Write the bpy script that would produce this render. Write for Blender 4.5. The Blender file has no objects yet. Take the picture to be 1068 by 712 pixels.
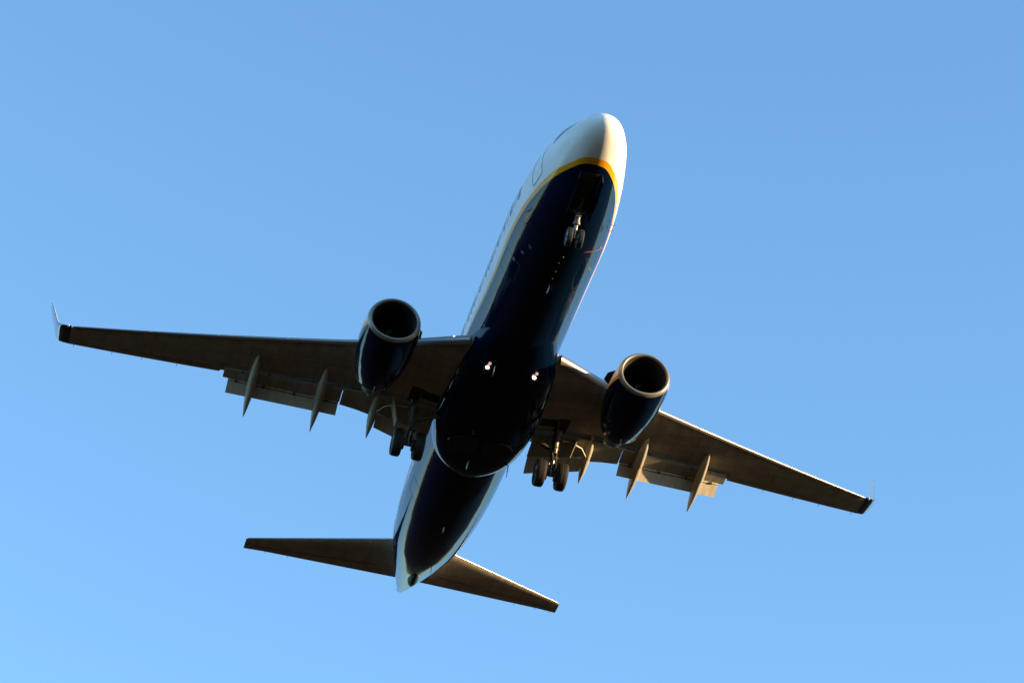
import bpy, bmesh, math, random
from mathutils import Vector, Matrix
random.seed(7)
C = bpy.context.scene
COL = C.collection
rad = math.radians

# ------------------------------------------------------------------ camera, sky, sun, exposure
PITCH = rad(2.5)                                   # the airliner flies slightly nose up, wings level
CAM_W = Vector((0, 0, 1.65))                       # photographer standing on the ground
CAM_A = Vector((103.2165, -15.8116, -70.0340))     # the same point seen from the airliner's own frame
RV = Vector((0.2264041, 0.9685969, 0.1027676)); UV = Vector((0.5385548, -0.2123957, 0.8153813)); FV = Vector((-0.8116033, 0.1292597, 0.5697298))
RW = Matrix.Rotation(-PITCH, 3, 'Y')
AIR_LOC = CAM_W - RW @ CAM_A
cam_d = bpy.data.cameras.new('camera'); cam = bpy.data.objects.new('camera', cam_d); COL.objects.link(cam)
M3 = Matrix((RW @ RV, RW @ UV, RW @ (-FV))).transposed()
cam.matrix_world = Matrix.Translation(CAM_W) @ M3.to_4x4()
cam_d.sensor_width = 36; cam_d.lens = 3312.19 * 36 / 1068
cam_d.clip_start = .5; cam_d.clip_end = 60000
C.camera = cam

SUN_DIR = Vector((0.33, 0.925, 0.19)).normalized()        # low evening sun on the port side, a little ahead
SUN_EL = math.asin(SUN_DIR.z); SUN_ROT = math.atan2(SUN_DIR.x, SUN_DIR.y)
w = bpy.data.worlds.new('World'); C.world = w; w.use_nodes = True
nt = w.node_tree; nt.nodes.clear()
sky = nt.nodes.new('ShaderNodeTexSky'); sky.sky_type = 'NISHITA'; sky.sun_disc = False
sky.sun_elevation = SUN_EL; sky.sun_rotation = SUN_ROT
sky.air_density = 1.0; sky.dust_density = 0.0; sky.ozone_density = 3.4; sky.altitude = 0
bg = nt.nodes.new('ShaderNodeBackground'); bg.inputs[1].default_value = .15
out = nt.nodes.new('ShaderNodeOutputWorld')
tint = nt.nodes.new('ShaderNodeMix'); tint.data_type = 'RGBA'; tint.blend_type = 'MULTIPLY'; tint.inputs[0].default_value = 1
tint.inputs[7].default_value = (.94, 1.0, .955, 1)          # the evening air is a little less violet
nt.links.new(sky.outputs[0], tint.inputs[6]); nt.links.new(tint.outputs[2], bg.inputs[0]); nt.links.new(bg.outputs[0], out.inputs[0])
sun_d = bpy.data.lights.new('sun', 'SUN'); sun_d.energy = 4.6; sun_d.angle = rad(.5); sun_d.color = (1, .67, .31)
sun = bpy.data.objects.new('sun', sun_d); COL.objects.link(sun)
sun.rotation_euler = SUN_DIR.to_track_quat('Z', 'Y').to_euler()
C.view_settings.view_transform = 'Standard'; C.view_settings.look = 'None'; C.view_settings.gamma = 1
C.view_settings.use_curve_mapping = False; C.view_settings.exposure = 1.63
C.render.resolution_x = 1024; C.render.resolution_y = 682

# ------------------------------------------------------------------ materials
def mat(name, col, rough=.5, metal=0, coat=0, var=0, vscale=3, streak=None, bump=0, spec=.5):
    m = bpy.data.materials.new(name); m.use_nodes = True
    t = m.node_tree; b = t.nodes['Principled BSDF']
    b.inputs['Base Color'].default_value = (*col, 1); b.inputs['Roughness'].default_value = rough
    b.inputs['Metallic'].default_value = metal; b.inputs['Coat Weight'].default_value = coat
    b.inputs['Coat Roughness'].default_value = .04; b.inputs['Specular IOR Level'].default_value = spec
    tc = t.nodes.new('ShaderNodeTexCoord'); mp = t.nodes.new('ShaderNodeMapping')
    mp.inputs['Scale'].default_value = streak or (1, 1, 1)
    nz = t.nodes.new('ShaderNodeTexNoise'); nz.inputs['Scale'].default_value = vscale; nz.inputs['Detail'].default_value = 6
    t.links.new(tc.outputs['Object'], mp.inputs[0]); t.links.new(mp.outputs[0], nz.inputs[0])
    if var:
        mx = t.nodes.new('ShaderNodeMix'); mx.data_type = 'RGBA'; mx.blend_type = 'MULTIPLY'
        mx.inputs[6].default_value = (*col, 1); mx.inputs[0].default_value = 1
        mr = t.nodes.new('ShaderNodeMapRange'); mr.inputs[1].default_value = .3; mr.inputs[2].default_value = .7
        mr.inputs[3].default_value = 1 - var; mr.inputs[4].default_value = 1.0
        t.links.new(nz.outputs[0], mr.inputs[0]); t.links.new(mr.outputs[0], mx.inputs[7]); t.links.new(mx.outputs[2], b.inputs['Base Color'])
        m['mixnode'] = mx.name
    if bump:
        bp = t.nodes.new('ShaderNodeBump'); bp.inputs['Strength'].default_value = bump; bp.inputs['Distance'].default_value = .02
        t.links.new(nz.outputs[0], bp.inputs['Height']); t.links.new(bp.outputs[0], b.inputs['Normal'])
    return m

NAVY = (.0010, .0075, .030); YELLOW = (.85, .36, .010); WHITE = (.74, .75, .76)
def livery(name):
    """navy below the 'low' attribute's zero, a yellow stripe above it, white above the 'up' attribute's zero"""
    m = bpy.data.materials.new(name); m.use_nodes = True; t = m.node_tree; b = t.nodes['Principled BSDF']
    N = lambda k: t.nodes.new(k)
    lo = N('ShaderNodeAttribute'); lo.attribute_name = 'low'; up = N('ShaderNodeAttribute'); up.attribute_name = 'up'
    rd = N('ShaderNodeAttribute'); rd.attribute_name = 'mark'
    def gt(a, v=0):
        n = N('ShaderNodeMath'); n.operation = 'GREATER_THAN'; n.inputs[1].default_value = v; t.links.new(a.outputs['Fac'], n.inputs[0]); return n
    def mix(f, a, bb):
        n = N('ShaderNodeMix'); n.data_type = 'RGBA'
        t.links.new(f.outputs[0], n.inputs[0])
        for i, x in ((6, a), (7, bb)):
            if isinstance(x, tuple): n.inputs[i].default_value = (*x, 1)
            else: t.links.new(x.outputs[2], n.inputs[i])
        return n
    c = mix(gt(lo), NAVY, YELLOW); c = mix(gt(up), c, WHITE); c = mix(gt(rd, .5), c, (.2, .01, .02))
    # grime: lengthwise streaks
    tc = N('ShaderNodeTexCoord'); mp = N('ShaderNodeMapping'); mp.inputs['Scale'].default_value = (.25, 1.6, 1.6)
    nz = N('ShaderNodeTexNoise'); nz.inputs['Scale'].default_value = 1.6; nz.inputs['Detail'].default_value = 7
    t.links.new(tc.outputs['Object'], mp.inputs[0]); t.links.new(mp.outputs[0], nz.inputs[0])
    mr = N('ShaderNodeMapRange'); mr.inputs[1].default_value = .35; mr.inputs[2].default_value = .7; mr.inputs[3].default_value = 1; mr.inputs[4].default_value = .84
    t.links.new(nz.outputs[0], mr.inputs[0])
    mx = N('ShaderNodeMix'); mx.data_type = 'RGBA'; mx.blend_type = 'MULTIPLY'; mx.inputs[0].default_value = 1
    t.links.new(c.outputs[2], mx.inputs[6]); t.links.new(mr.outputs[0], mx.inputs[7]); t.links.new(mx.outputs[2], b.inputs['Base Color'])
    r = N('ShaderNodeMapRange'); r.inputs[1].default_value = .3; r.inputs[2].default_value = .7; r.inputs[3].default_value = .05; r.inputs[4].default_value = .12
    t.links.new(nz.outputs[0], r.inputs[0])
    b.inputs['Specular IOR Level'].default_value = .11
    ad = N('ShaderNodeMath'); ad.operation = 'MULTIPLY_ADD'; ad.inputs[1].default_value = .22
    t.links.new(gt(up).outputs[0], ad.inputs[0]); t.links.new(r.outputs[0], ad.inputs[2]); t.links.new(ad.outputs[0], b.inputs['Roughness'])
    # skin panels dent the reflections very slightly
    mp2 = N('ShaderNodeMapping'); mp2.inputs['Scale'].default_value = (1, 1.3, 1.3)
    n2 = N('ShaderNodeTexNoise'); n2.inputs['Scale'].default_value = .9; n2.inputs['Detail'].default_value = 2
    t.links.new(tc.outputs['Object'], mp2.inputs[0]); t.links.new(mp2.outputs[0], n2.inputs[0])
    bp = N('ShaderNodeBump'); bp.inputs['Strength'].default_value = .2; bp.inputs['Distance'].default_value = .02
    t.links.new(n2.outputs[0], bp.inputs['Height']); t.links.new(bp.outputs[0], b.inputs['Normal'])
    return m

def wing_paint(name, col, rough=.35):
    """grey wing skin with thin darker panel joints and chordwise dirt streaks"""
    m = mat(name, col, rough, spec=.25, var=.28, vscale=1.3, streak=(.5, 2.2, 1))
    t = m.node_tree; b = t.nodes['Principled BSDF']
    tc = t.nodes.new('ShaderNodeTexCoord'); mp = t.nodes.new('ShaderNodeMapping'); mp.inputs['Rotation'].default_value = (0, 0, rad(90))
    br = t.nodes.new('ShaderNodeTexBrick'); br.inputs['Scale'].default_value = 1; br.inputs['Mortar Size'].default_value = .012
    br.inputs['Brick Width'].default_value = 1.9; br.inputs['Row Height'].default_value = .62; br.inputs['Mortar Smooth'].default_value = .2
    br.inputs['Color1'].default_value = (1, 1, 1, 1); br.inputs['Color2'].default_value = (.86, .86, .86, 1); br.inputs['Mortar'].default_value = (.45, .43, .4, 1)
    t.links.new(tc.outputs['Object'], mp.inputs[0]); t.links.new(mp.outputs[0], br.inputs[0])
    mx = t.nodes.new('ShaderNodeMix'); mx.data_type = 'RGBA'; mx.blend_type = 'MULTIPLY'; mx.inputs[0].default_value = 1
    t.links.new(t.nodes[m['mixnode']].outputs[2], mx.inputs[6]); t.links.new(br.outputs[0], mx.inputs[7]); t.links.new(mx.outputs[2], b.inputs['Base Color'])
    return m

M_LIV = livery('airliner_livery')
M_NAVY = mat('navy_gloss_paint', NAVY, .13, coat=.3, var=.2, vscale=1.5, streak=(.3, 1, 1))
M_WHITE = mat('white_paint', WHITE, .25, coat=.2, var=.08)
M_WING = wing_paint('grey_wing_paint', (.37, .34, .30), .5)
M_STAB = wing_paint('grey_stabilizer_paint', (.42, .36, .30))
M_FLAP = mat('flap_paint', (.34, .31, .27), .5, var=.3, vscale=2, streak=(.6, 3, 1), spec=.2)
M_AFT = mat('aft_flap_paint_sunlit', (.46, .42, .36), .45, var=.25, vscale=2, streak=(.6, 3, 1), spec=.2)  # flap paint lightened so the sunlit aft patches come out brighter
M_FAIR = mat('fairing_paint', (.33, .30, .25), .55, var=.2, vscale=3, streak=(.5, 3, 3), spec=.2)
M_SLAT = mat('polished_slat_metal', (.28, .265, .25), .33, metal=.8, var=.12)
M_LIP = mat('brushed_inlet_metal', (.24, .22, .185), .42, metal=.5, var=.15, vscale=4)
M_DARKM = mat('dark_metal', (.035, .035, .038), .5, metal=.3)
M_INLET = mat('inlet_acoustic_liner', (.022, .022, .024), .6, var=.3)
M_FAN = mat('fan_titanium', (.022, .022, .025), .45, metal=.9)
M_STEEL = mat('gear_steel', (.10, .095, .085), .42, metal=.3, var=.3, vscale=8)
M_CHROME = mat('gear_chrome', (.14, .135, .13), .3, metal=1)
M_TYRE = mat('tyre_rubber', (.011, .0105, .010), .75, var=.3, vscale=9)
M_HUB = mat('wheel_hub_metal', (.13, .125, .115), .45, metal=.5)
M_BLACK = mat('matt_black', (.006, .006, .007), .7)
M_GLASS = mat('dark_window_glass', (.01, .012, .016), .06)
M_SHADE = mat('closed_window_shade', (.5, .51, .52), .4)
M_LINE = mat('door_seam', (.06, .065, .075), .5)
M_SEAL = mat('pale_seal', (.6, .6, .58), .4)
M_RED = mat('red_lens', (.5, .02, .02), .15)
M_WELL = mat('gear_bay_dark', (.02, .02, .018), .7, var=.5, vscale=6)
def emis(name, col, st):
    m = bpy.data.materials.new(name); m.use_nodes = True; b = m.node_tree.nodes['Principled BSDF']
    b.inputs['Base Color'].default_value = (*col, 1); b.inputs['Emission Color'].default_value = (*col, 1); b.inputs['Emission Strength'].default_value = st
    return m
M_LAMP = emis('lit_landing_lamp', (1, .84, .68), 9)
M_GLARE = emis('lamp_glare_glow', (1, .5, .36), .22)  # glow imitating the glare beside each landing lamp
M_WLAMP = emis('lit_wing_root_lamp', (1, .93, .85), 1.2)

# ------------------------------------------------------------------ helpers
def P(s, y, z): return Vector((19 - s, y, z))
def build(name, verts, faces, mats, parent, smooth=35, fm=None):
    me = bpy.data.meshes.new(name); me.from_pydata([tuple(v) for v in verts], [], faces)
    for m in (mats if isinstance(mats, (list, tuple)) else [mats]): me.materials.append(m)
    if fm: me.polygons.foreach_set('material_index', fm)
    bm = bmesh.new(); bm.from_mesh(me); bmesh.ops.recalc_face_normals(bm, faces=bm.faces); bm.to_mesh(me); bm.free()
    if smooth:
        me.polygons.foreach_set('use_smooth', [True] * len(me.polygons)); me.set_sharp_from_angle(angle=rad(smooth))
    o = bpy.data.objects.new(name, me); COL.objects.link(o)
    if parent: o.parent = parent
    return o
class MB:
    def __init__(s): s.v = []; s.f = []; s.m = []
    def ring_loft(s, rings, cap0=True, cap1=True, mi=0, closed=True):
        b = len(s.v); n = len(rings[0])
        for r in rings: s.v += [Vector(p) for p in r]
        for i in range(len(rings) - 1):
            for j in range(n if closed else n - 1):
                k = (j + 1) % n
                s.f.append((b + i*n + j, b + i*n + k, b + (i+1)*n + k, b + (i+1)*n + j)); s.m.append(mi)
        if cap0: s.f.append(tuple(b + j for j in range(n))[::-1]); s.m.append(mi)
        if cap1: s.f.append(tuple(b + (len(rings)-1)*n + j for j in range(n))); s.m.append(mi)
        return s
    def tube(s, pts, r, n=10, mi=0):
        pts = [Vector(p) for p in pts]; rr = r if isinstance(r, (list, tuple)) else [r]*len(pts); rings = []
        for i, p in enumerate(pts):
            d = (pts[min(i+1, len(pts)-1)] - pts[max(i-1, 0)]).normalized()
            a = d.cross(Vector((0, 0, 1)) if abs(d.z) < .9 else Vector((0, 1, 0))).normalized(); c = d.cross(a)
            rings.append([p + (a*math.cos(t) + c*math.sin(t))*rr[i] for t in [2*math.pi*k/n for k in range(n)]])
        return s.ring_loft(rings, mi=mi)
    def box(s, c, size, rot=None, mi=0, taper=1):
        c = Vector(c); b = len(s.v)
        for sz in (-1, 1):
            k = taper if sz < 0 else 1
            for sx, sy in ((-1, -1), (1, -1), (1, 1), (-1, 1)):
                q = Vector((sx*size[0]/2*k, sy*size[1]/2*k, sz*size[2]/2))
                if rot: q = rot @ q
                s.v.append(c + q)
        for f in ((3, 2, 1, 0), (4, 5, 6, 7), (0, 1, 5, 4), (1, 2, 6, 5), (2, 3, 7, 6), (3, 0, 4, 7)):
            s.f.append(tuple(b + i for i in f)); s.m.append(mi)
        return s
    def lathe(s, prof, c, ax='y', n=40, mi=0):
        """prof: list of (along, radius)"""
        rings = []
        for a, r in prof:
            rg = []
            for k in range(n):
                t = 2*math.pi*k/n; u, v_ = r*math.cos(t), r*math.sin(t)
                rg.append(Vector(c) + (Vector((u, a, v_)) if ax == 'y' else Vector((a, u, v_)) if ax == 'x' else Vector((u, v_, a))))
            rings.append(rg)
        return s.ring_loft(rings, mi=mi)
    def done(s, name, mats, parent, smooth=35): return build(name, s.v, s.f, mats, parent, smooth, s.m)

def pchip(x, X, Y):
    n = len(X)
    if x <= X[0]: return Y[0]
    if x >= X[-1]: return Y[-1]
    h = [X[i+1]-X[i] for i in range(n-1)]; d = [(Y[i+1]-Y[i])/h[i] for i in range(n-1)]; m = [0.0]*n; m[0] = d[0]; m[-1] = d[-1]
    for i in range(1, n-1):
        if d[i-1]*d[i] > 0:
            w1 = 2*h[i]+h[i-1]; w2 = h[i]+2*h[i-1]; m[i] = (w1+w2)/(w1/d[i-1]+w2/d[i])
    i = 0
    while i < n-2 and x > X[i+1]: i += 1
    t = (x-X[i])/h[i]
    return (2*t**3-3*t*t+1)*Y[i]+(t**3-2*t*t+t)*h[i]*m[i]+(-2*t**3+3*t*t)*Y[i+1]+(t**3-t*t)*h[i]*m[i+1]
def lin(x, T):
    if x <= T[0][0]: return T[0][1]
    for (a, u), (b, v_) in zip(T, T[1:]):
        if x <= b: return u + (v_-u)*(x-a)/(b-a)
    return T[-1][1]

# ------------------------------------------------------------------ ground
def ground():
    m = bpy.data.materials.new('dry_grass_field'); m.use_nodes = True; t = m.node_tree; b = t.nodes['Principled BSDF']
    tc = t.nodes.new('ShaderNodeTexCoord')
    n1 = t.nodes.new('ShaderNodeTexNoise'); n1.inputs['Scale'].default_value = .02; n1.inputs['Detail'].default_value = 8
    n2 = t.nodes.new('ShaderNodeTexNoise'); n2.inputs['Scale'].default_value = 2.5; n2.inputs['Detail'].default_value = 6
    for n in (n1, n2): t.links.new(tc.outputs['Object'], n.inputs[0])
    cr = t.nodes.new('ShaderNodeValToRGB'); e = cr.color_ramp.elements
    e[0].position = .38; e[0].color = (.014, .0095, .003, 1); e[1].position = .62; e[1].color = (.031, .0155, .004, 1)
    t.links.new(n1.outputs[0], cr.inputs[0])
    mx = t.nodes.new('ShaderNodeMix'); mx.data_type = 'RGBA'; mx.blend_type = 'MULTIPLY'; mx.inputs[0].default_value = .5
    t.links.new(cr.outputs[0], mx.inputs[6]); t.links.new(n2.outputs[1], mx.inputs[7]); t.links.new(mx.outputs[2], b.inputs['Base Color'])
    b.inputs['Roughness'].default_value = .95; b.inputs['Specular IOR Level'].default_value = .1
    S = 25000; n = 20; vs = []; fs = []
    for i in range(n+1):
        for j in range(n+1): vs.append((-S+2*S*i/n, -S+2*S*j/n, 0))
    for i in range(n):
        for j in range(n):
            a = i*(n+1)+j; fs.append((a, a+n+1, a+n+2, a+1))
    o = build('ground', vs, fs, m, None, 0); o['kind'] = 'structure'
ground()
def unseen_hill_screen():  # unseen ring, added to hide the bright horizon glow from the reflections
    m = mat('unseen_hill_screen_dark', (.020, .022, .012), .95, var=.5, vscale=.002)
    rnd = random.Random(11); n = 360; rg = []
    ph = [(rnd.uniform(0, 6.28), k, rnd.uniform(.4, 1)/k**.7) for k in (2, 3, 5, 8, 13, 21, 34, 55)]
    for d, f in ((11000, 0), (12500, .55), (14000, 1.0), (16500, .8), (19000, 0)):
        r_ = []
        for i in range(n):
            a = 2*math.pi*i/n; h = 560+110*sum(w_*math.sin(k*a+q+d*.0004) for q, k, w_ in ph); r_.append(Vector((d*math.cos(a), d*math.sin(a), max(60, h)*f if f else -8)))
        rg.append(r_)
    o = MB().ring_loft(rg, False, False).done('unseen_hill_screen', m, None, 60); o['kind'] = 'structure'
unseen_hill_screen()

# ------------------------------------------------------------------ the airliner
A = bpy.data.objects.new('airliner', None); COL.objects.link(A)
A.matrix_world = Matrix.Translation(AIR_LOC) @ RW.to_4x4()
A['label'] = 'twin engine jet airliner with navy belly and yellow stripe, flying overhead with its wheels down'
A['category'] = 'airliner'

# -- fuselage sections: station, half width, top, bottom, height of widest point
FUS = [(0.2,0,-0.72,-0.72,-0.72),(0.229,0.154,-0.61,-0.85,-0.726),(0.317,0.296,-0.46,-1.0,-0.716),(0.491,0.473,-0.27,-1.151,-0.696),(0.783,0.68,-0.04,-1.312,-0.652),(1.171,0.855,0.12,-1.462,-0.604),(1.657,1.02,0.33,-1.613,-0.523),(2.143,1.155,0.62,-1.734,-0.455),(2.629,1.265,0.93,-1.836,-0.4),(3.114,1.36,1.17,-1.918,-0.35),(4.086,1.535,1.46,-2.03,-0.27),(5.057,1.665,1.68,-2.1,-0.19),(6.03,1.77,1.8,-2.12,-0.11),(7,1.84,1.86,-2.13,-0.05),(8.2,1.88,1.88,-2.13,0),(12,1.88,1.88,-2.13,0),(20,1.88,1.88,-2.13,0),(23.5,1.88,1.88,-2.13,0),(25,1.86,1.88,-2.11,0),(27,1.8,1.87,-1.99,0.02),(29,1.69,1.84,-1.73,0.11),(31,1.52,1.8,-1.34,0.3),(33,1.2,1.74,-0.79,0.57),(35,0.8,1.66,-0.1,0.87),(36.5,0.46,1.58,0.43,1.08),(37.5,0.23,1.5,0.84,1.19),(37.85,0.13,1.42,1.0,1.22),(37.95,0.06,1.33,1.11,1.22)]
FX = [f[0] for f in FUS]
def sec(s): return [pchip(s, FX, [f[k] for f in FUS]) for k in range(1, 5)]
def fpt(s, th, off=0):
    """point on the skin; th measured from +y (port) towards +z"""
    wd, t, b, c = sec(s); h = (t-c) if math.sin(th) > 0 else (c-b)
    return P(s, (wd+off)*math.cos(th), c + (h+off)*math.sin(th))
def fside(s, z, sg, off=0):
    wd, t, b, c = sec(s); h = (t-c) if z > c else (c-b)
    q = max(-1, min(1, (z-c)/h)); th = math.asin(q)
    return P(s, sg*(wd+off)*math.cos(th), c+(h+off)*math.sin(th))
ZLO = [(0,-3),(1.4,-2.2),(1.7,-1.62),(2.27,-1.51),(3.4,-1.28),(4.74,-1.07),(6,-.94),(8,-.88),(10,-.88),(12,-.8),(14,-.66),(20,-.5),(26,-.35),(30,0),(33,.3),(35,.55),(38,1.1)]
ZUP = [(0,-3),(1.1,-2.2),(1.43,-1.54),(2.09,-1.41),(3.17,-1.15),(4.86,-.9),(6,-.78),(8,-.73),(10,-.75),(12,-.68),(14,-.55),(20,-.41),(26,-.3),(30,.02),(33,.3),(35,.55),(38,1.1)]
def paint(o, fl, fu, fr=None):
    me = o.data
    for nm, fn in (('low', fl), ('up', fu), ('mark', fr or (lambda v: 0))):
        a = me.attributes.new(nm, 'FLOAT', 'POINT'); a.data.foreach_set('value', [fn(v.co) for v in me.vertices])
st = [.2+37.75*(k/520)**1.35 if k/520 < .35 else None for k in range(521)]
st = [x for x in st if x is not None]; s0 = st[-1]; n = 330; st += [s0+(37.95-s0)*(k+1)/n for k in range(n)]
st[0] = .2002
rings = [[fpt(s, 2*math.pi*j/128) for j in range(128)] for s in st]
fus = MB().ring_loft(rings).done('fuselage', M_LIV, A, 60)
paint(fus, lambda v: v.z - pchip(19-v.x, [a for a, b in ZLO], [b for a, b in ZLO]), lambda v: v.z - pchip(19-v.x, [a for a, b in ZUP], [b for a, b in ZUP]))

def drape(name, pts, width, m, off=.006, thick=.004):
    """thin strip along a polyline of (s, z, side) lying on the skin"""
    mb = MB(); L = []
    for (a, b) in zip(pts, pts[1:]):
        k = max(1, int(math.hypot(b[0]-a[0], b[1]-a[1])/.08))
        L += [tuple(a[i]+(b[i]-a[i])*j/k for i in range(2)) for j in range(k)]
    L.append(pts[-1][:2]); sg = pts[0][2]; rings = []
    for i, q in enumerate(L):
        p0 = L[max(0, i-1)]; p1 = L[min(len(L)-1, i+1)]; dx, dz = p1[0]-p0[0], p1[1]-p0[1]; l = math.hypot(dx, dz) or 1
        nx, nz = -dz/l*width/2, dx/l*width/2
        rings.append([fside(q[0]+nx, q[1]+nz, sg, off), fside(q[0]-nx, q[1]-nz, sg, off), fside(q[0]-nx, q[1]-nz, sg, off-thick*2.2), fside(q[0]+nx, q[1]+nz, sg, off-thick*2.2)])
    mb.ring_loft(rings); return mb.done(name, m, fus, 0)
def rrect(s0, s1, z0, z1, r, sg):
    o = []
    for cx, cz, a0 in ((s1-r, z1-r, 0), (s0+r, z1-r, 90), (s0+r, z0+r, 180), (s1-r, z0+r, 270)):
        for k in range(5):
            a = rad(a0+k*22.5); o.append((cx+r*math.cos(a), cz+r*math.sin(a), sg))
    return o + [o[0]]
def patch(name, outline, sg, m, off=.006, par=None):
    """a panel with an outline in (s, z), following the skin, a few mm thick"""
    if len(outline) < 10:
        outline = [(a[0]+(b[0]-a[0])*q/5, a[1]+(b[1]-a[1])*q/5) for a, b in zip(outline, outline[1:]+outline[:1]) for q in range(5)]
    cs = sum(p[0] for p in outline)/len(outline); cz = sum(p[1] for p in outline)/len(outline)
    vs = []; fs = []; K = 4; n = len(outline)
    for k in range(K+1):
        f = 1-k/K
        for p in outline: vs.append(fside(cs+(p[0]-cs)*f, cz+(p[1]-cz)*f, sg, off))
    base = len(vs)
    for p in outline: vs.append(fside(p[0], p[1], sg, -.02))
    for k in range(K):
        for j in range(n):
            q = (j+1) % n; fs.append((k*n+j, k*n+q, (k+1)*n+q, (k+1)*n+j))
    for j in range(n): fs.append((base+j, base+(j+1) % n, (j+1) % n, j))
    return build(name, vs, fs, m, par or fus, 40)
for sg in (-1, 1):
    # cabin windows: open ones dark, ones with the shade pulled down pale
    for k in range(46):
        s = 6.35+.508*k
        if 15.0 < s < 15.4 or k in (20,): continue
        patch('cabin_window', rrect(s-.19, s+.19, -.24, .28, .15, sg)[:-1], sg, M_GLASS if k % 2 == 0 or k in (9, 15) else M_SHADE)
    for ol in ([(1.72,-.12),(2.1,-.09),(2.2,.45),(1.98,.42)], [(2.14,-.09),(2.64,-.07),(2.66,.6),(2.26,.5)], [(2.68,-.05),(3.12,.0),(3.12,.55),(2.72,.6)], [(1.38,-.14),(1.68,-.12),(1.9,.38),(1.6,.2)]):
        patch('cockpit_window', ol, sg, M_GLASS)
    drape('cabin_door', rrect(3.9, 4.8, -.76, .8, .12, sg) if sg < 0 else rrect(3.66, 4.5, -.9, .9, .14, sg), .035, M_LINE)
    drape('cabin_door', rrect(31.0, 31.75, -.35, 1.2, .14, sg), .03, M_LINE)
for s0, s1, z0, z1 in ((8.3, 9.5, -1.7, -.95), (25.2, 26.3, -1.4, -.75)):
    drape('cargo_door', rrect(s0, s1, z0, z1, .1, -1), .006, M_LINE)
# red tow-limit mark running round the belly just aft of the nose gear
drape('tow_limit_mark', [(6.42, -1.9, 1), (6.72, -1.45, 1), (7.05, -.96, 1)], .07, mat('red_mark_paint', (.09, .004, .006), .3))
# probes and small fittings
def blade(name, s, y, z, L, H, m, parent=A, sweep=.35, th=.03, down=-1):
    mb = MB(); rg = []
    for f, c in ((0, 1), (.6, .8), (1, .5)):
        zz = z+down*H*f; ss = s+sweep*H*f
        rg.append([P(ss, y, zz), P(ss+.25*L*c, y+th*c, zz), P(ss+L*c, y, zz), P(ss+.25*L*c, y-th*c, zz)])
    mb.ring_loft(rg); return mb.done(name, m, parent, 30)
blade('antenna', 8.45, .07, -2.12, .5, .22, M_WHITE, th=.01); blade('antenna', 14.2, -.66, -2.23, .55, .25, M_SEAL, th=.01)
blade('antenna', 20.9, -.2, -2.32, .5, .25, M_SEAL, th=.01); blade('antenna', 26.6, 0, -2.0, .4, .25, M_DARKM)
blade('drain_mast', 21.1, 1.45, -2.0, .22, .45, M_DARKM, th=.02)
blade('drain_mast', 31.3, .38, -1.2, .2, .3, M_DARKM, th=.02); blade('drain_mast', 18.6, -.5, -2.33, .2, .2, M_DARKM)
for s, y in ((6.67, .12), (7.06, .05), (7.61, .07), (8.07, .05)):
    MB().lathe([(0, .045), (-.035, .04), (-.05, .02)], P(s, y, -2.118), 'z', 12).done('belly_fitting', M_DARKM, A)
for s, z, sg in ((5.79, -1.12, -1), (6.3, -1.29, -1), (5.6, -1.0, 1), (5.9, -1.05, 1)):
    p = fside(s, z, sg); nn = Vector((0, sg*.85, -.5)).normalized()
    MB().tube([p-nn*.02, p+nn*.12, p+nn*.14+Vector((.22, 0, 0))], [.025, .02, .012], 8).done('pitot_probe', M_SEAL, A)
for s, z, sg in ((6.7, -1.3, 1), (7.83, -1.5, 1), (8.1, -1.35, 1), (7.6, -1.62, -1), (8.35, -1.44, -1), (7.0, -1.75, -1)):
    patch('service_port', [(s-.09, z-.05), (s+.09, z-.05), (s+.09, z+.05), (s-.09, z+.05)], sg, M_HUB if sg > 0 else M_DARKM)
# APU exhaust in the tail cone
MB().lathe([(.05, .10), (0, .12), (-.06, .12), (-.06, .10), (.02, .09)], P(37.93, .0, 1.22), 'x', 24).done('exhaust_pipe', M_BLACK, A)
# tail skid under the upswept tail
mb = MB(); rg = []
for f, hw_, h_ in ((0, .03, .0), (.1, .13, .08), (.35, .2, .2), (.65, .22, .3), (.88, .18, .3), (1, .06, .16)):
    s_ = 33.1+1.45*f; zb = sec(s_)[2]; rg.append([P(s_, hw_*math.cos(q*math.pi/8), zb+.05-(h_+.05)*math.sin(q*math.pi/8)) for q in range(9)])
mb.ring_loft(rg).done('tail_skid', M_BLACK, A)
# -- wing to body fairing
def fair_sec(s):
    """half width, bottom z, top z"""
    T = [(12.3, 1.2, -2.02), (13.2, 1.48, -2.15), (14, 1.66, -2.22), (15, 1.9, -2.28), (17, 2.02, -2.33), (18.8, 2.04, -2.36), (20, 1.98, -2.35), (20.7, 1.88, -2.33), (21.3, 1.72, -2.30), (21.8, 1.48, -2.25), (22.2, 1.1, -2.18), (22.42, .7, -2.12)]
    X = [t[0] for t in T]; return pchip(s, X, [t[1] for t in T]), pchip(s, X, [t[2] for t in T])
rg = []
for k in range(70):
    s = 12.3+10.12*k/69; hw, zb = fair_sec(s); r_ = []
    for j in range(49):
        th = math.pi+math.pi*j/48; cx, cz = math.cos(th), math.sin(th); e = 2/2.7
        r_.append(P(s, hw*math.copysign(abs(cx)**e, cx), -1.1+(zb+1.1)*abs(cz)**e))
    rg.append(r_)
wbf = MB().ring_loft(rg).done('wing_body_fairing', M_LIV, A, 50); paint(wbf, lambda v: -1, lambda v: -1)
for sg in (-1, 1):     # black discs painting in the shade of open main wheel wells, with a pale seal ring
    mb = MB(); mb.lathe([(0, .60), (-.02, .60), (-.02, .54), (0, .54)], P(19.75, sg*.72, -2.352), 'z', 40)
    o = mb.done('wheel_well_seal', M_NAVY, wbf)
    MB().lathe([(.012, .535), (0, .535)], P(19.75, sg*.72, -2.362), 'z', 40).done('wheel_well_shade', M_BLACK, wbf)

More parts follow.
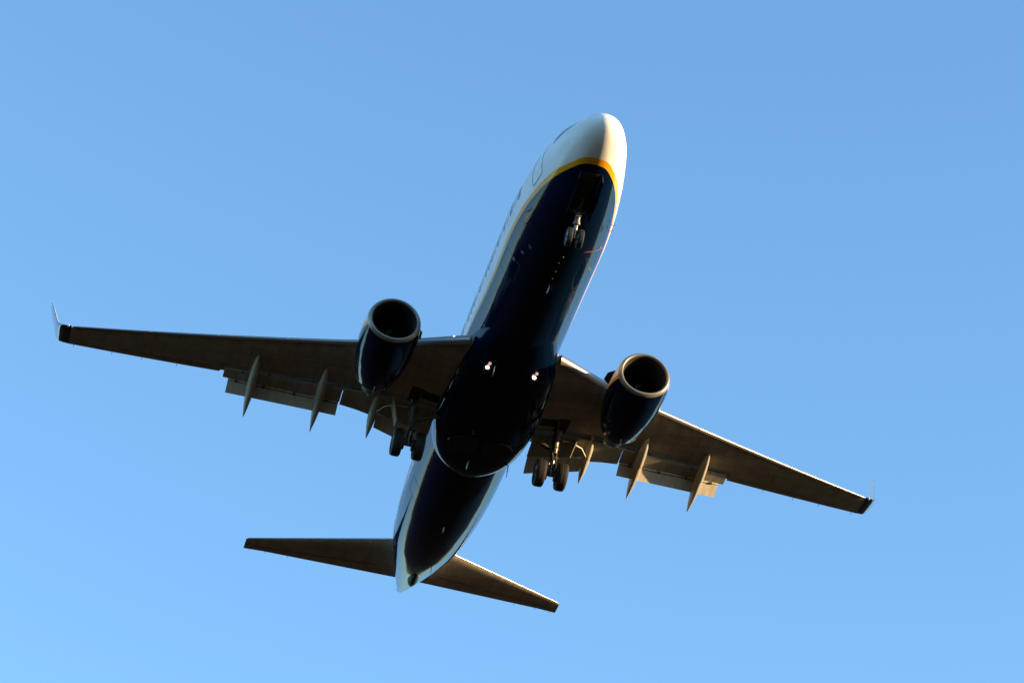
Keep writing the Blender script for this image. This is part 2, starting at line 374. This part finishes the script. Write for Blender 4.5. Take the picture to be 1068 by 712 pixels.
# landing lamps, lit
for sg in (-1, 1):
    c = P(14.5, sg*.92, -2.22)
    MB().lathe([(-.10, .12), (.02, .15), (.10, .15), (.10, .13), (.085, .13)], c, 'x', 24).done('landing_light', M_DARKM, A)
    L = A.children[-1]
    L = [o for o in A.children if o.name.startswith('landing_light')][-1]
    MB().lathe([(.075, .085), (.088, .06), (.094, .02)], c, 'x', 24).done('lit_lens', M_LAMP, L)
    MB().lathe([(-.05, .03), (.0, .06), (.05, .055), (.07, .03)], c+Vector((.33, .04, .02)), 'x', 16).done('lamp_glare_blob', M_GLARE, L)  # glare blob added as a glowing body, not a second lamp

# ------------------------------------------------------------------ wings
def wz(y): y = abs(y); return -1.3+(y-1.9)*.105+.0022*(y-1.9)**2
LE = [(1.0, 13.45), (1.97, 14.03), (3.6, 15.12), (4.5, 15.72), (6.04, 16.62), (16.4, 21.95), (16.6, 22.06)]
TEC = [(1.0, 20.6), (5.7, 20.2), (10.5, 21.55), (16.6, 23.36)]
def yt(x, t): return 5*t*(.2969*math.sqrt(max(x, 0))-.126*x-.3516*x*x+.2843*x**3-.1036*x**4)
def af(y, s, c, z, t, sg, x0=0.0, xu=1.0, xl=1.0, n=16, camber=.012, tw=0):
    """closed airfoil loop, upper surface to xu, lower to xl"""
    up = []; lo = []
    for k in range(n+1):
        f = (1-math.cos(math.pi*k/n))/2
        x = x0+(xu-x0)*f; up.append((x, yt(x, t)+camber*4*x*(1-x)))
        x = x0+(xl-x0)*f; lo.append((x, -yt(x, t)*.92+camber*4*x*(1-x)))
    loop = up+lo[::-1][:-1] if x0 == 0 else up+lo[::-1]
    a = rad(tw)
    return [P(s+c*(x*math.cos(a)+zz*math.sin(a)), sg*y, z+c*(zz*math.cos(a)-x*math.sin(a))) for x, zz in loop]
def tk(y): return lin(y, [(1, .145), (5, .125), (10, .11), (16.6, .10)])
def low_end(y): return lin(y, [(1.0, 19.0), (2.0, 19.1), (4.88, 19.28), (6.9, 19.87), (10.5, 20.97)])
def element(sg, secs, name, m, par, t=.13, n=10):
    """flap element: secs = (y, s0, z0, s1, z1)"""
    rg = []
    for y, s0, z0, s1, z1 in secs:
        c = math.hypot(s1-s0, z1-z0); a = math.degrees(math.atan2(z0-z1, s1-s0))
        rg.append(af(y, s0, c, z0, t, sg, n=n, camber=.02, tw=a))
    return MB().ring_loft(rg).done(name, m, par, 40)
def make_wing(sg):
    mb = MB(); ys = [1.0, 1.5, 2.0, 2.6, 3.2, 3.8, 4.5, 5.2, 5.8, 6.5, 7.5, 8.5, 9.5, 10.5]
    rg = []
    for y in ys:
        s = lin(y, LE)+.10; c = lin(y, TEC)-s; rg.append(af(y, s, c, wz(y), tk(y), sg, xu=.965, xl=(low_end(y)-s)/c))
    mb.ring_loft(rg); rg = []
    for y in [10.5, 11.5, 12.5, 13.5, 14.5, 15.5, 16.2, 16.6]:
        s = lin(y, LE)+.08; c = lin(y, TEC)-s; rg.append(af(y, s, c, wz(y), tk(y), sg))
    mb.ring_loft(rg)
    wg = mb.done('wing', M_WING, A, 40)
    # polished leading edge: slats outboard, krueger flap inboard, both drooped
    def slat(y0, y1, nm, m, fx=.10, dx=-.02, dz=-.03, n=6):
        rg = []
        for k in range(n+1):
            y = y0+(y1-y0)*k/n; s = lin(y, LE); c = lin(y, TEC)-s; t = tk(y)*1.05; loop = []
            for q in range(9):
                x = fx*(1-q/8)**2; loop.append((x, yt(x, t)+.012*4*x*(1-x)+.004))
            for q in range(1, 7):
                x = fx*.34*(q/6)**2; loop.append((x, -yt(x, t)*.92))
            inner = [(fx*.4, -yt(fx*.3, t)*.5), (fx*.4, 0), (fx*.6, yt(fx*.6, t)*.75)]
            loop += inner
            a = rad(9)
            rg.append([P(s+c*(x*math.cos(a)+z*math.sin(a))+dx, sg*y, wz(y)+dz+c*(z*math.cos(a)-x*math.sin(a))) for x, z in loop])
        return MB().ring_loft(rg).done(nm, m, wg, 40)
    slat(5.75, 8.3, 'slat', M_SLAT); slat(8.33, 10.9, 'slat', M_SLAT); slat(10.93, 13.5, 'slat', M_SLAT); slat(13.53, 16.5, 'slat', M_SLAT)
    slat(1.8, 4.05, 'krueger_flap', M_SLAT, fx=.085, dx=-.06, dz=-.08)
    # flaps: fore and aft elements
    W = wz
    element(sg, [(5.72, 19.5, W(5.72)-.27, 20.32, W(5.72)-.43), (7.3, 19.98, W(7.3)-.24, 20.75, W(7.3)-.38), (10.35, 20.95, W(10.35)-.15, 21.48, W(10.35)-.26)], 'flap', M_FLAP, wg, .09)
    element(sg, [(5.75, 20.30, W(5.75)-.43, 20.70, W(5.75)-.83), (10.12, 21.42, W(10.12)-.25, 21.86, W(10.12)-.68)], 'aft_flap', M_AFT, wg, .11)
    element(sg, [(4.4, 19.15, W(4.4)-.3, 20.38, W(4.4)-.52), (5.0, 19.3, W(5.0)-.28, 20.36, W(5.0)-.49), (5.69, 19.48, W(5.69)-.27, 20.4, W(5.69)-.47)], 'flap', M_FLAP, wg, .09)
    element(sg, [(2.02, 19.05, W(2.02)-.3, 20.5, W(2.02)-.54), (4.33, 19.15, W(4.33)-.28, 20.15, W(4.33)-.48)], 'flap', M_FLAP, wg, .09)
    element(sg, [(2.05, 20.45, W(2.05)-.55, 20.98, W(2.05)-1.05), (4.2, 20.15, W(4.2)-.5, 20.58, W(4.2)-.9)], 'aft_flap', M_AFT, wg, .11)
    # cove strip and actuator fittings showing in the gap
    mb = MB()
    for y0, y1 in ((4.4, 10.3),):
        pts = [P(low_end(y0+(y1-y0)*k/8)+.12, sg*(y0+(y1-y0)*k/8), W(y0+(y1-y0)*k/8)-.13) for k in range(9)]
        mb.tube(pts, .022, 6)
    for y in (4.9, 5.35, 6.9, 7.7, 8.6, 5.9, 9.6): mb.box(P(low_end(y)+.1, sg*y, W(y)-.16), (.12, .07, .10))
    mb.tube([P(lin(y, [(5.8, 20.33), (10.1, 21.45)]), sg*y, W(y)-lin(y, [(5.8, .50), (10.1, .32)])) for y in (5.8, 7.3, 8.8, 10.1)], .016, 6)
    for y in (6.2, 7.5, 8.7, 9.8): mb.box(P(lin(y, [(5.8, 20.30), (10.1, 21.42)]), sg*y, W(y)-lin(y, [(5.8, .50), (10.1, .32)])), (.1, .1, .07))
    mb.done('flap_linkage', M_STEEL, wg)
    # flap track canoe fairings
    for y, sf, stp, zt, hw in ((4.35, 18.9, 21.25, -.95, .17), (6.52, 18.7, 22.0, -1.0, .18), (9.2, 19.35, 22.6, -.92, .17)):
        zl = W(y)-.06
        path = [(0, .02, .02, .0), (.06, .35, .25, -.05), (.16, .68, .55, -.14), (.3, .95, .8, -.24), (.42, 1, .95, -.33)]
        path2 = [(.40, .93, .9, -.31), (.55, 1.0, 1.0, -.45), (.7, .86, .95, -.58), (.85, .52, .62, -.76), (.96, .2, .25, -.92), (1, .04, .05, 1)]
        for nm, pa in (('flap_track_fairing', path), ('flap_track_fairing', path2)):
            rg = []
            for f, a, b, dz in pa:
                zc = zl+(dz if dz != 1 else zt) if dz != 1 else zl+zt-.04
                ss = sf+(stp-sf)*f; r_ = []
                for q in range(20):
                    th = 2*math.pi*q/20; cx, cz = math.cos(th), math.sin(th)
                    r_.append(P(ss, sg*y+hw*a*math.copysign(abs(cx)**.9, cx), zc+((.3*b*cz) if cz > 0 else .42*b*math.copysign(abs(cz)**1.25, cz))))
                rg.append(r_)
            MB().ring_loft(rg).done(nm, M_FAIR, wg, 40)
    # oval tank access panels along the lower skin
    for k in range(13):
        y = 5.6+k*.83
        if 8.9 < y < 9.5: continue
        sl = lin(y, LE)+.1; c = lin(y, TEC)-sl; v = []
        for x0, hs in ((.40, .17),):
            for q in range(20):
                th = 2*math.pi*q/20; yy = y+.26*math.cos(th); ss = sl+c*x0+.15*math.sin(th)+(yy-y)*.42; x = (ss-(lin(yy, LE)+.1))/(lin(yy, TEC)-lin(yy, LE)-.1); cc = lin(yy, TEC)-lin(yy, LE)-.1
                v.append((ss, yy, wz(yy)+cc*(-yt(x, tk(yy))*.92+.012*4*x*(1-x))))
        MB().ring_loft([[P(s, sg*yy, z-.006) for s, yy, z in v], [P(s, sg*yy, z+.01) for s, yy, z in v]]).done('access_panel', M_FAIR, wg, 0)
    # aileron joint, static wicks, access panels
    mb = MB(); mb.tube([P(lin(y, TEC)-.32, sg*y, W(y)-.028) for y in (10.9, 12.5, 14.6)], .012, 6); mb.done('aileron_hinge_line', M_DARKM, wg)
    for y in (12.2, 13.6, 14.8, 16.35):
        MB().tube([P(lin(y, TEC)-.03, sg*y, W(y)), P(lin(y, TEC)+.16, sg*y, W(y)-.02)], .009, 6).done('static_wick', M_DARKM, wg)
    # winglet: curved root then blade
    path = [(16.58, 22.02, 1.33, 0.0, 0), (16.78, 22.12, 1.28, .035, 18), (16.95, 22.26, 1.22, .12, 38), (17.07, 22.46, 1.14, .27, 58), (17.14, 22.72, 1.06, .5, 74), (17.24, 23.15, .95, 1.0, 79), (17.42, 23.75, .75, 1.8, 80), (17.55, 24.25, .55, 2.42, 80), (17.56, 24.42, .42, 2.5, 80)]
    mb = MB(); b0 = W(16.6); rg = []
    for y, s, c, dz, can in path:
        loop = af(0, 0, c, 0, .085, 1, n=10, camber=0); a = rad(can); r_ = []
        for p in loop:
            hgt = p.z; x = 19-p.x
            r_.append(P(s+x, sg*(y-hgt*math.sin(a)), b0+dz+hgt*math.cos(a)))
        rg.append(r_)
    mb.ring_loft(rg); n = len(rg[0])
    # outboard face navy, inboard face white
    fm = []
    for i in range(len(rg)-1):
        for j in range(n): fm.append(1 if j < n//2 else 0)
    fm += [0, 0]; mb.m = fm
    wl = mb.done('winglet', [M_NAVY, M_WHITE], wg, 40)
    # lights at the wing root and tip
    if sg < 0:
        c = P(lin(2.35, LE)+.0, sg*2.35, W(2.35)+.0)
        MB().lathe([(-.04, .03), (.01, .05), (.03, .03)], c, 'x', 14).done('wing_root_light', M_WLAMP, wg)
    c = P(22.08, sg*16.7, W(16.6)+.01)
    MB().lathe([(-.12, .03), (.0, .05), (.06, .02)], c, 'x', 12).done('navigation_light', M_SEAL, wg)
    # black sheet painting in the shadowed opening where the main gear leg folds
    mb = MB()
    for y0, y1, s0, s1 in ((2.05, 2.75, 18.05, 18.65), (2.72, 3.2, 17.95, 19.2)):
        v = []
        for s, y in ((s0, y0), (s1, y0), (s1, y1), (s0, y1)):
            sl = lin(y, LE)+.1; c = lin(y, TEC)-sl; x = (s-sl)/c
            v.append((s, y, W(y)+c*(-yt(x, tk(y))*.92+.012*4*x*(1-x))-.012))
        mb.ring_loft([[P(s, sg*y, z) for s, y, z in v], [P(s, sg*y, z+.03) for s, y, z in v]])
    mb.done('gear_bay_shade', M_BLACK, wg, 0)
    return wg
for sg in (-1, 1): make_wing(sg)

# ------------------------------------------------------------------ engines
def make_engine(sg):
    E0 = P(12.8, sg*4.86, -2.09)
    prof = [(-.0, .905), (.02, .945), (.08, .985), (.2, 1.02), (.45, 1.055), (.9, 1.085), (1.5, 1.09), (2.2, 1.06), (2.7, 1.0), (3.2, .92), (3.8, .79)]
    def ringat(x, r, n=64, flat=1):
        o = []
        for k in range(n):
            th = 2*math.pi*k/n; c_, s_ = math.cos(th), math.sin(th)
            fb = .93 if s_ < 0 else 1.0           # flattened underside
            o.append(E0+Vector((-x, r*1.0*c_, r*(1-(1-fb)*abs(s_)*flat*max(0, 1-x/3.5))*s_)))
        return o
    X = [p[0] for p in prof]; R_ = [p[1] for p in prof]
    xs = [.14+(3.8-.14)*k/40 for k in range(41)]
    rg = [ringat(x, pchip(x, X, R_)) for x in xs]
    # turn the trailing edge in
    rg.append(ringat(3.8, .765)); rg.append(ringat(3.3, .765))
    en = MB().ring_loft(rg, cap0=False, cap1=True).done('engine', M_LIV, A, 40)
    lo = lambda v: v.z-(E0.z-.36+.26*(E0.x-v.x))
    paint(en, lo, lambda v: lo(v)-.14)
    # polished lip and intake
    lip = [(.15, pchip(.15, X, R_)+.004), (.11, pchip(.11, X, R_)+.004), (.08, .987), (.02, .947), (0, .905), (.012, .878), (.04, .855), (.08, .842)]
    MB().ring_loft([ringat(x, r) for x, r in lip], False, False).done('inlet_lip', M_LIP, en, 60)
    MB().ring_loft([ringat(x, r) for x, r in [(.08, .841), (.22, .812), (.5, .79), (.9, .785), (1.6, .785), (1.6, .05)]], False, False).done('intake_duct', M_INLET, en, 30)
    mb = MB()
    for k in range(24):
        a = 2*math.pi*k/24; rg = []
        for q in range(6):
            r = .22+.545*q/5; tw = rad(25+35*q/5); ch = .10+.03*q/5; u = Vector((0, math.cos(a), math.sin(a))); tdir = Vector((0, -math.sin(a), math.cos(a)))
            dd = Vector((math.cos(tw), 0, 0))+tdir*math.sin(tw); nn = u.cross(dd).normalized()*.006
            c = E0+Vector((-1.22, 0, 0))+u*r; rg.append([c-dd*ch+nn, c+dd*ch+nn, c+dd*ch-nn, c-dd*ch-nn])
        mb.ring_loft(rg)
    mb.done('fan', M_FAN, en, 30)
    sp = [(-1.35, .26), (-1.2, .24), (-1.05, .18), (-.93, .10), (-.87, .03), (-.86, .005)]
    so = MB().lathe(sp, E0, 'x', 28).done('spinner', M_FAN, en)
    mb = MB(); pts = []
    for k in range(16):
        a = k/15*4.4; r = .05+.10*k/15; x = -.875-.095*(k/15)**1.1; pts.append(E0+Vector((x+.02, r*math.cos(a), r*math.sin(a))))
    mb.tube(pts, .008, 6); mb.done('spinner_swirl', M_HUB, so)
    # core cowl, nozzle, plug
    MB().lathe([(-3.2, .62), (-3.8, .56), (-4.4, .46), (-4.8, .38), (-4.8, .36), (-4.5, .36)], E0+Vector((0, 0, .02)), 'x', 40).done('exhaust_nozzle', M_DARKM, en)
    MB().lathe([(-4.5, .25), (-4.9, .2), (-5.2, .1), (-5.4, .02)], E0, 'x', 24).done('exhaust_plug', M_DARKM, en)
    # pylon
    rg = []
    for s, hw, zt, zb in ((13.9, .05, -1.02, -1.2), (14.4, .16, -.86, -1.3), (15.3, .2, -.75, -1.45), (16.6, .2, -.85, -1.5), (18.2, .16, -1.05, -1.45), (19.4, .04, -1.15, -1.22)):
        rg.append([P(s, sg*4.86+dy, z) for dy, z in ((-hw, zb), (-hw*.9, zt), (0, zt+.05), (hw*.9, zt), (hw, zb), (0, zb-.05))])
    MB().ring_loft(rg).done('pylon', M_WHITE, en, 40)
    # vortex strake on the inboard side
    a = rad(22); u = Vector((0, -sg*math.cos(a), math.sin(a))); rg = []
    for x, h in ((.75, 0.0), (.95, .13), (1.15, .24), (1.6, .27), (1.75, .05)):
        r0 = 1.05; t_ = Vector((0, -sg*-math.sin(a), math.cos(a)))*.012
        b = E0+Vector((-x, 0, 0)); rg.append([b+u*r0+t_, b+u*(r0+.03+h)+t_, b+u*(r0+.03+h)-t_, b+u*r0-t_])
    MB().ring_loft(rg).done('strake', M_DARKM, en, 0)
    # drain mast under the cowl and latch row
    MB().tube([P(16.1, sg*4.86, -3.0), P(16.35, sg*4.86, -3.12)], .03, 6).done('cowl_drain', M_DARKM, en)
    mb = MB()
    pts = []
    for k in range(12):
        th = rad(200+k*(140/11)); x = 3.81; r = .785
        pts.append(E0+Vector((-x, r*math.cos(th), r*math.sin(th))))
    mb.tube(pts, .014, 6); mb.done('nozzle_edge', M_STEEL, en)
for sg in (-1, 1): make_engine(sg)

# ------------------------------------------------------------------ tail
def make_stab(sg):
    secs = []
    for k in range(9):
        y = .35+(7.17-.35)*k/8; s = 33.2+(y-.35)*.60; te = 36.7+(y-.35)*.213; c = te-s; z = 1.05+(y-.35)*.112
        if k == 8: s += .05
        secs.append(af(y, s, c, z, .10 if k < 8 else .07, sg, n=14, camber=0))
    o = MB().ring_loft(secs).done('horizontal_stabilizer', M_STAB, A, 40)
    # polished leading edge cap
    rg = []
    for k in range(9):
        y = 1.3+(7.1-1.3)*k/8; s = 33.2+(y-.35)*.60; te = 36.7+(y-.35)*.213; c = te-s; z = 1.05+(y-.35)*.112; loop = []
        for x in (.05, .03, .012, .003, 0): loop.append((x, yt(x, .10)+.002))
        for x in (.003, .007, .012): loop.append((x, -yt(x, .10)-.001))
        loop = [(x-.0015, zz) for x, zz in loop] + [(.02, 0)]
        rg.append([P(s+c*x, sg*y, z+c*zz) for x, zz in loop])
    MB().ring_loft(rg).done('leading_edge_cap', M_SLAT, o, 40)
    mb = MB(); rg = []
    mb.tube([P(33.2+(y-.35)*.6+(3.5-(y-.35)*.387)*.70, sg*y, 1.05+(y-.35)*.112-(3.5-(y-.35)*.387)*.031) for y in (1.4, 4, 6.9)], .011, 6)
    mb.done('elevator_hinge_line', M_DARKM, o)
    for y in (5.2, 6.2, 6.9): MB().tube([P(36.7+(y-.35)*.213-.03, sg*y, 1.05+(y-.35)*.112), P(36.7+(y-.35)*.213+.15, sg*y, 1.05+(y-.35)*.112-.02)], .008, 6).done('static_wick', M_DARKM, o)
for sg in (-1, 1): make_stab(sg)
rg = []
for z, s, te, t in ((1.5, 29.5, 37.4, .05), (2.0, 31.4, 37.6, .07), (2.8, 32.6, 37.8, .09), (5.5, 34.9, 38.4, .09), (8.3, 37.3, 39.0, .09), (8.5, 37.7, 38.9, .05)):
    c = te-s; loop = af(0, 0, c, 0, t, 1, n=12, camber=0); rg.append([P(s+19-p.x, p.z, z) for p in loop])
MB().ring_loft(rg).done('vertical_stabilizer', M_NAVY, A, 40)

# ------------------------------------------------------------------ landing gear
def tyre_prof(R, wd):
    h = wd/2
    return [(-h*.55, R*.55), (-h*.8, R*.62), (-h, R*.76), (-h*.97, R*.88), (-h*.8, R*.965), (-h*.45, R*.995), (-h*.43, R*.98), (-h*.38, R*.98), (-h*.36, R), (-h*.06, R), (-h*.04, R*.982), (h*.04, R*.982), (h*.06, R), (h*.36, R), (h*.38, R*.98), (h*.43, R*.98), (h*.45, R*.995), (h*.8, R*.965), (h*.97, R*.88), (h, R*.76), (h*.8, R*.62), (h*.55, R*.55)]
def wheel(c, R, wd, par):
    MB().lathe(tyre_prof(R, wd), c, 'y', 48).done('tyre', M_TYRE, par)
    MB().lathe([(-wd*.36, .05), (-wd*.36, R*.2), (-wd*.22, R*.3), (-wd*.34, R*.5), (-wd*.38, R*.57), (wd*.38, R*.57), (wd*.34, R*.5), (wd*.22, R*.3), (wd*.36, R*.2), (wd*.36, .05)], c, 'y', 32).done('hub', M_HUB, par)
def make_main_gear(sg):
    y = sg*2.88; top = P(18.95, y, -1.35); ax = P(19.5, y, -3.08); d = ax-top
    mb = MB(); mb.tube([top, top+d*.62], [.15, .13], 14); mb.tube([top+d*.0, top+d*.05], [.2, .18], 14)
    mb.tube([top+d*.58, top+d*.63], [.17, .17], 14); mb.tube([top+d*.93, top+d*1.03], [.12, .12], 14)
    mb.tube([P(19.5, y-.62, -3.08), P(19.5, y+.62, -3.08)], .075, 12)
    g = mb.done('main_gear', M_STEEL, A)
    MB().tube([top+d*.6, top+d*.95], .085, 14).done('shock_strut', M_CHROME, g)
    mb = MB()
    for dx in (-.06, .06): mb.tube([top+d*.55+Vector((.12, dx*1.5, 0)), top+d*.78+Vector((.38, dx, .03)), top+d*.97+Vector((.1, dx*1.5, 0))], .035, 6)
    mb.done('torque_link', M_STEEL, g)
    mb = MB(); mb.tube([top+d*.45, P(19.0, sg*1.6, -1.75)], .06, 8); mb.tube([top+d*.5+Vector((0, -sg*.1, 0)), P(19.3, sg*1.9, -1.65)], .035, 8)
    mb.tube([top+d*.35, P(18.2, sg*2.75, -1.35)], .05, 8); mb.done('side_brace', M_STEEL, g)
    mb = MB(); yy = 2.88+.28
    pts = [P(19.05, sg*yy, -1.7), P(19.25, sg*(yy+.35), -1.55), P(19.45, sg*(yy+.85), -1.6), P(19.75, sg*(yy+1.1), -1.75)]
    mb.tube(pts, [.02, .025, .025, .02], 8); mb.done('gear_arm', M_SEAL, g)
    # leg door, hinged outboard of the leg
    R = Matrix.Rotation(sg*rad(-14), 3, 'X')
    mb = MB(); mb.box(P(19.25, sg*3.62, -1.95), (.62, .035, 1.0), R, taper=.8); mb.done('gear_door', M_FAIR, g, 0)
    # hydraulic lines, brake units and small fittings
    mb = MB(); random.seed(3)
    for k in range(5):
        a = Vector((.14*random.uniform(-.5, 1), .16*random.uniform(-1, 1), 0)); mb.tube([top+d*.1+a, top+d*.35+a*1.3, top+d*.6+a, top+d*.9+a*.8], .014, 5)
    for k in range(14):
        c = top+d*random.uniform(.1, .95)+Vector((random.uniform(-.05, .2), random.uniform(-.18, .18), 0)); mb.box(c, (random.uniform(.04, .1),)*3)
    mb.done('hydraulic_line', M_HUB, g)
    for dy in (-.22, .22): MB().lathe([(-.07, .1), (-.07, .24), (.07, .24), (.07, .1)], P(19.5, y+dy, -3.08), 'y', 20).done('brake', M_DARKM, g)
    for dy in (-.435, .435): wheel(P(19.5, y+dy, -3.08), .565, .40, g)
for sg in (-1, 1): make_main_gear(sg)
# nose gear
top = P(3.75, 0, -1.85); ax = P(4.1, 0, -3.12); d = ax-top
mb = MB(); mb.tube([top, top+d*.6], [.11, .10], 12); mb.tube([top+d*.55, top+d*.62], .13, 12); mb.tube([P(4.1, -.3, -3.12), P(4.1, .3, -3.12)], .05, 10)
mb.tube([top+d*.3+Vector((0, .0, 0)), P(3.0, 0, -1.75)], .05, 8); mb.tube([top+d*.3, top+d*.3+Vector((.1, .25, .05))], .03, 6); mb.tube([top+d*.3, top+d*.3+Vector((.1, -.25, .05))], .03, 6)
ng = mb.done('nose_gear', M_STEEL, A)
MB().tube([top+d*.58, top+d*1.0], .06, 12).done('shock_strut', M_CHROME, ng)
mb = MB()
for dy in (-.05, .05): mb.tube([top+d*.58+Vector((-.08, dy, 0)), top+d*.75+Vector((-.27, dy, 0)), top+d*.95+Vector((-.06, dy, 0))], .022, 6)
mb.done('torque_link', M_STEEL, ng)
mb = MB(); mb.lathe([(-.04, .05), (.05, .10), (.08, .10)], top+d*.42+Vector((.14, 0, 0)), 'x', 16); mb.done('taxi_light', M_HUB, ng)
for dy in (-.2, .2): wheel(P(4.1, dy, -3.12), .345, .2, ng)
for sg in (-1, 1):
    rg = []
    for k in range(7):
        s = 2.1+2.0*k/6; zb = sec(s)[2]; hb = .30+.16*math.sin(math.pi*min(1, k/5))
        y0 = sg*.38; y1 = sg*.42
        rg.append([P(s, y0, zb+.06), P(s, y0+sg*.03, zb+.06), P(s, y1+sg*.03, zb-hb), P(s, y1, zb-hb)])
    MB().ring_loft(rg).done('nose_gear_door', [M_NAVY], ng, 0)
mb = MB(); rg = []
for k in range(9):
    s = 2.1+2.05*k/8; r_ = []
    for yy in (-.36, -.18, 0, .18, .36):
        wd, t, b, c = sec(s); r_.append(P(s, yy, c-(c-b)*math.sqrt(max(0, 1-(yy/wd)**2))-.008))
    for yy in (.36, -.36): r_.append(P(s, yy, -1.4))
    rg.append(r_)
mb.ring_loft(rg); mb.done('nose_bay_shade', M_BLACK, ng, 0)  # black block painting in the shade of the open nose gear bay
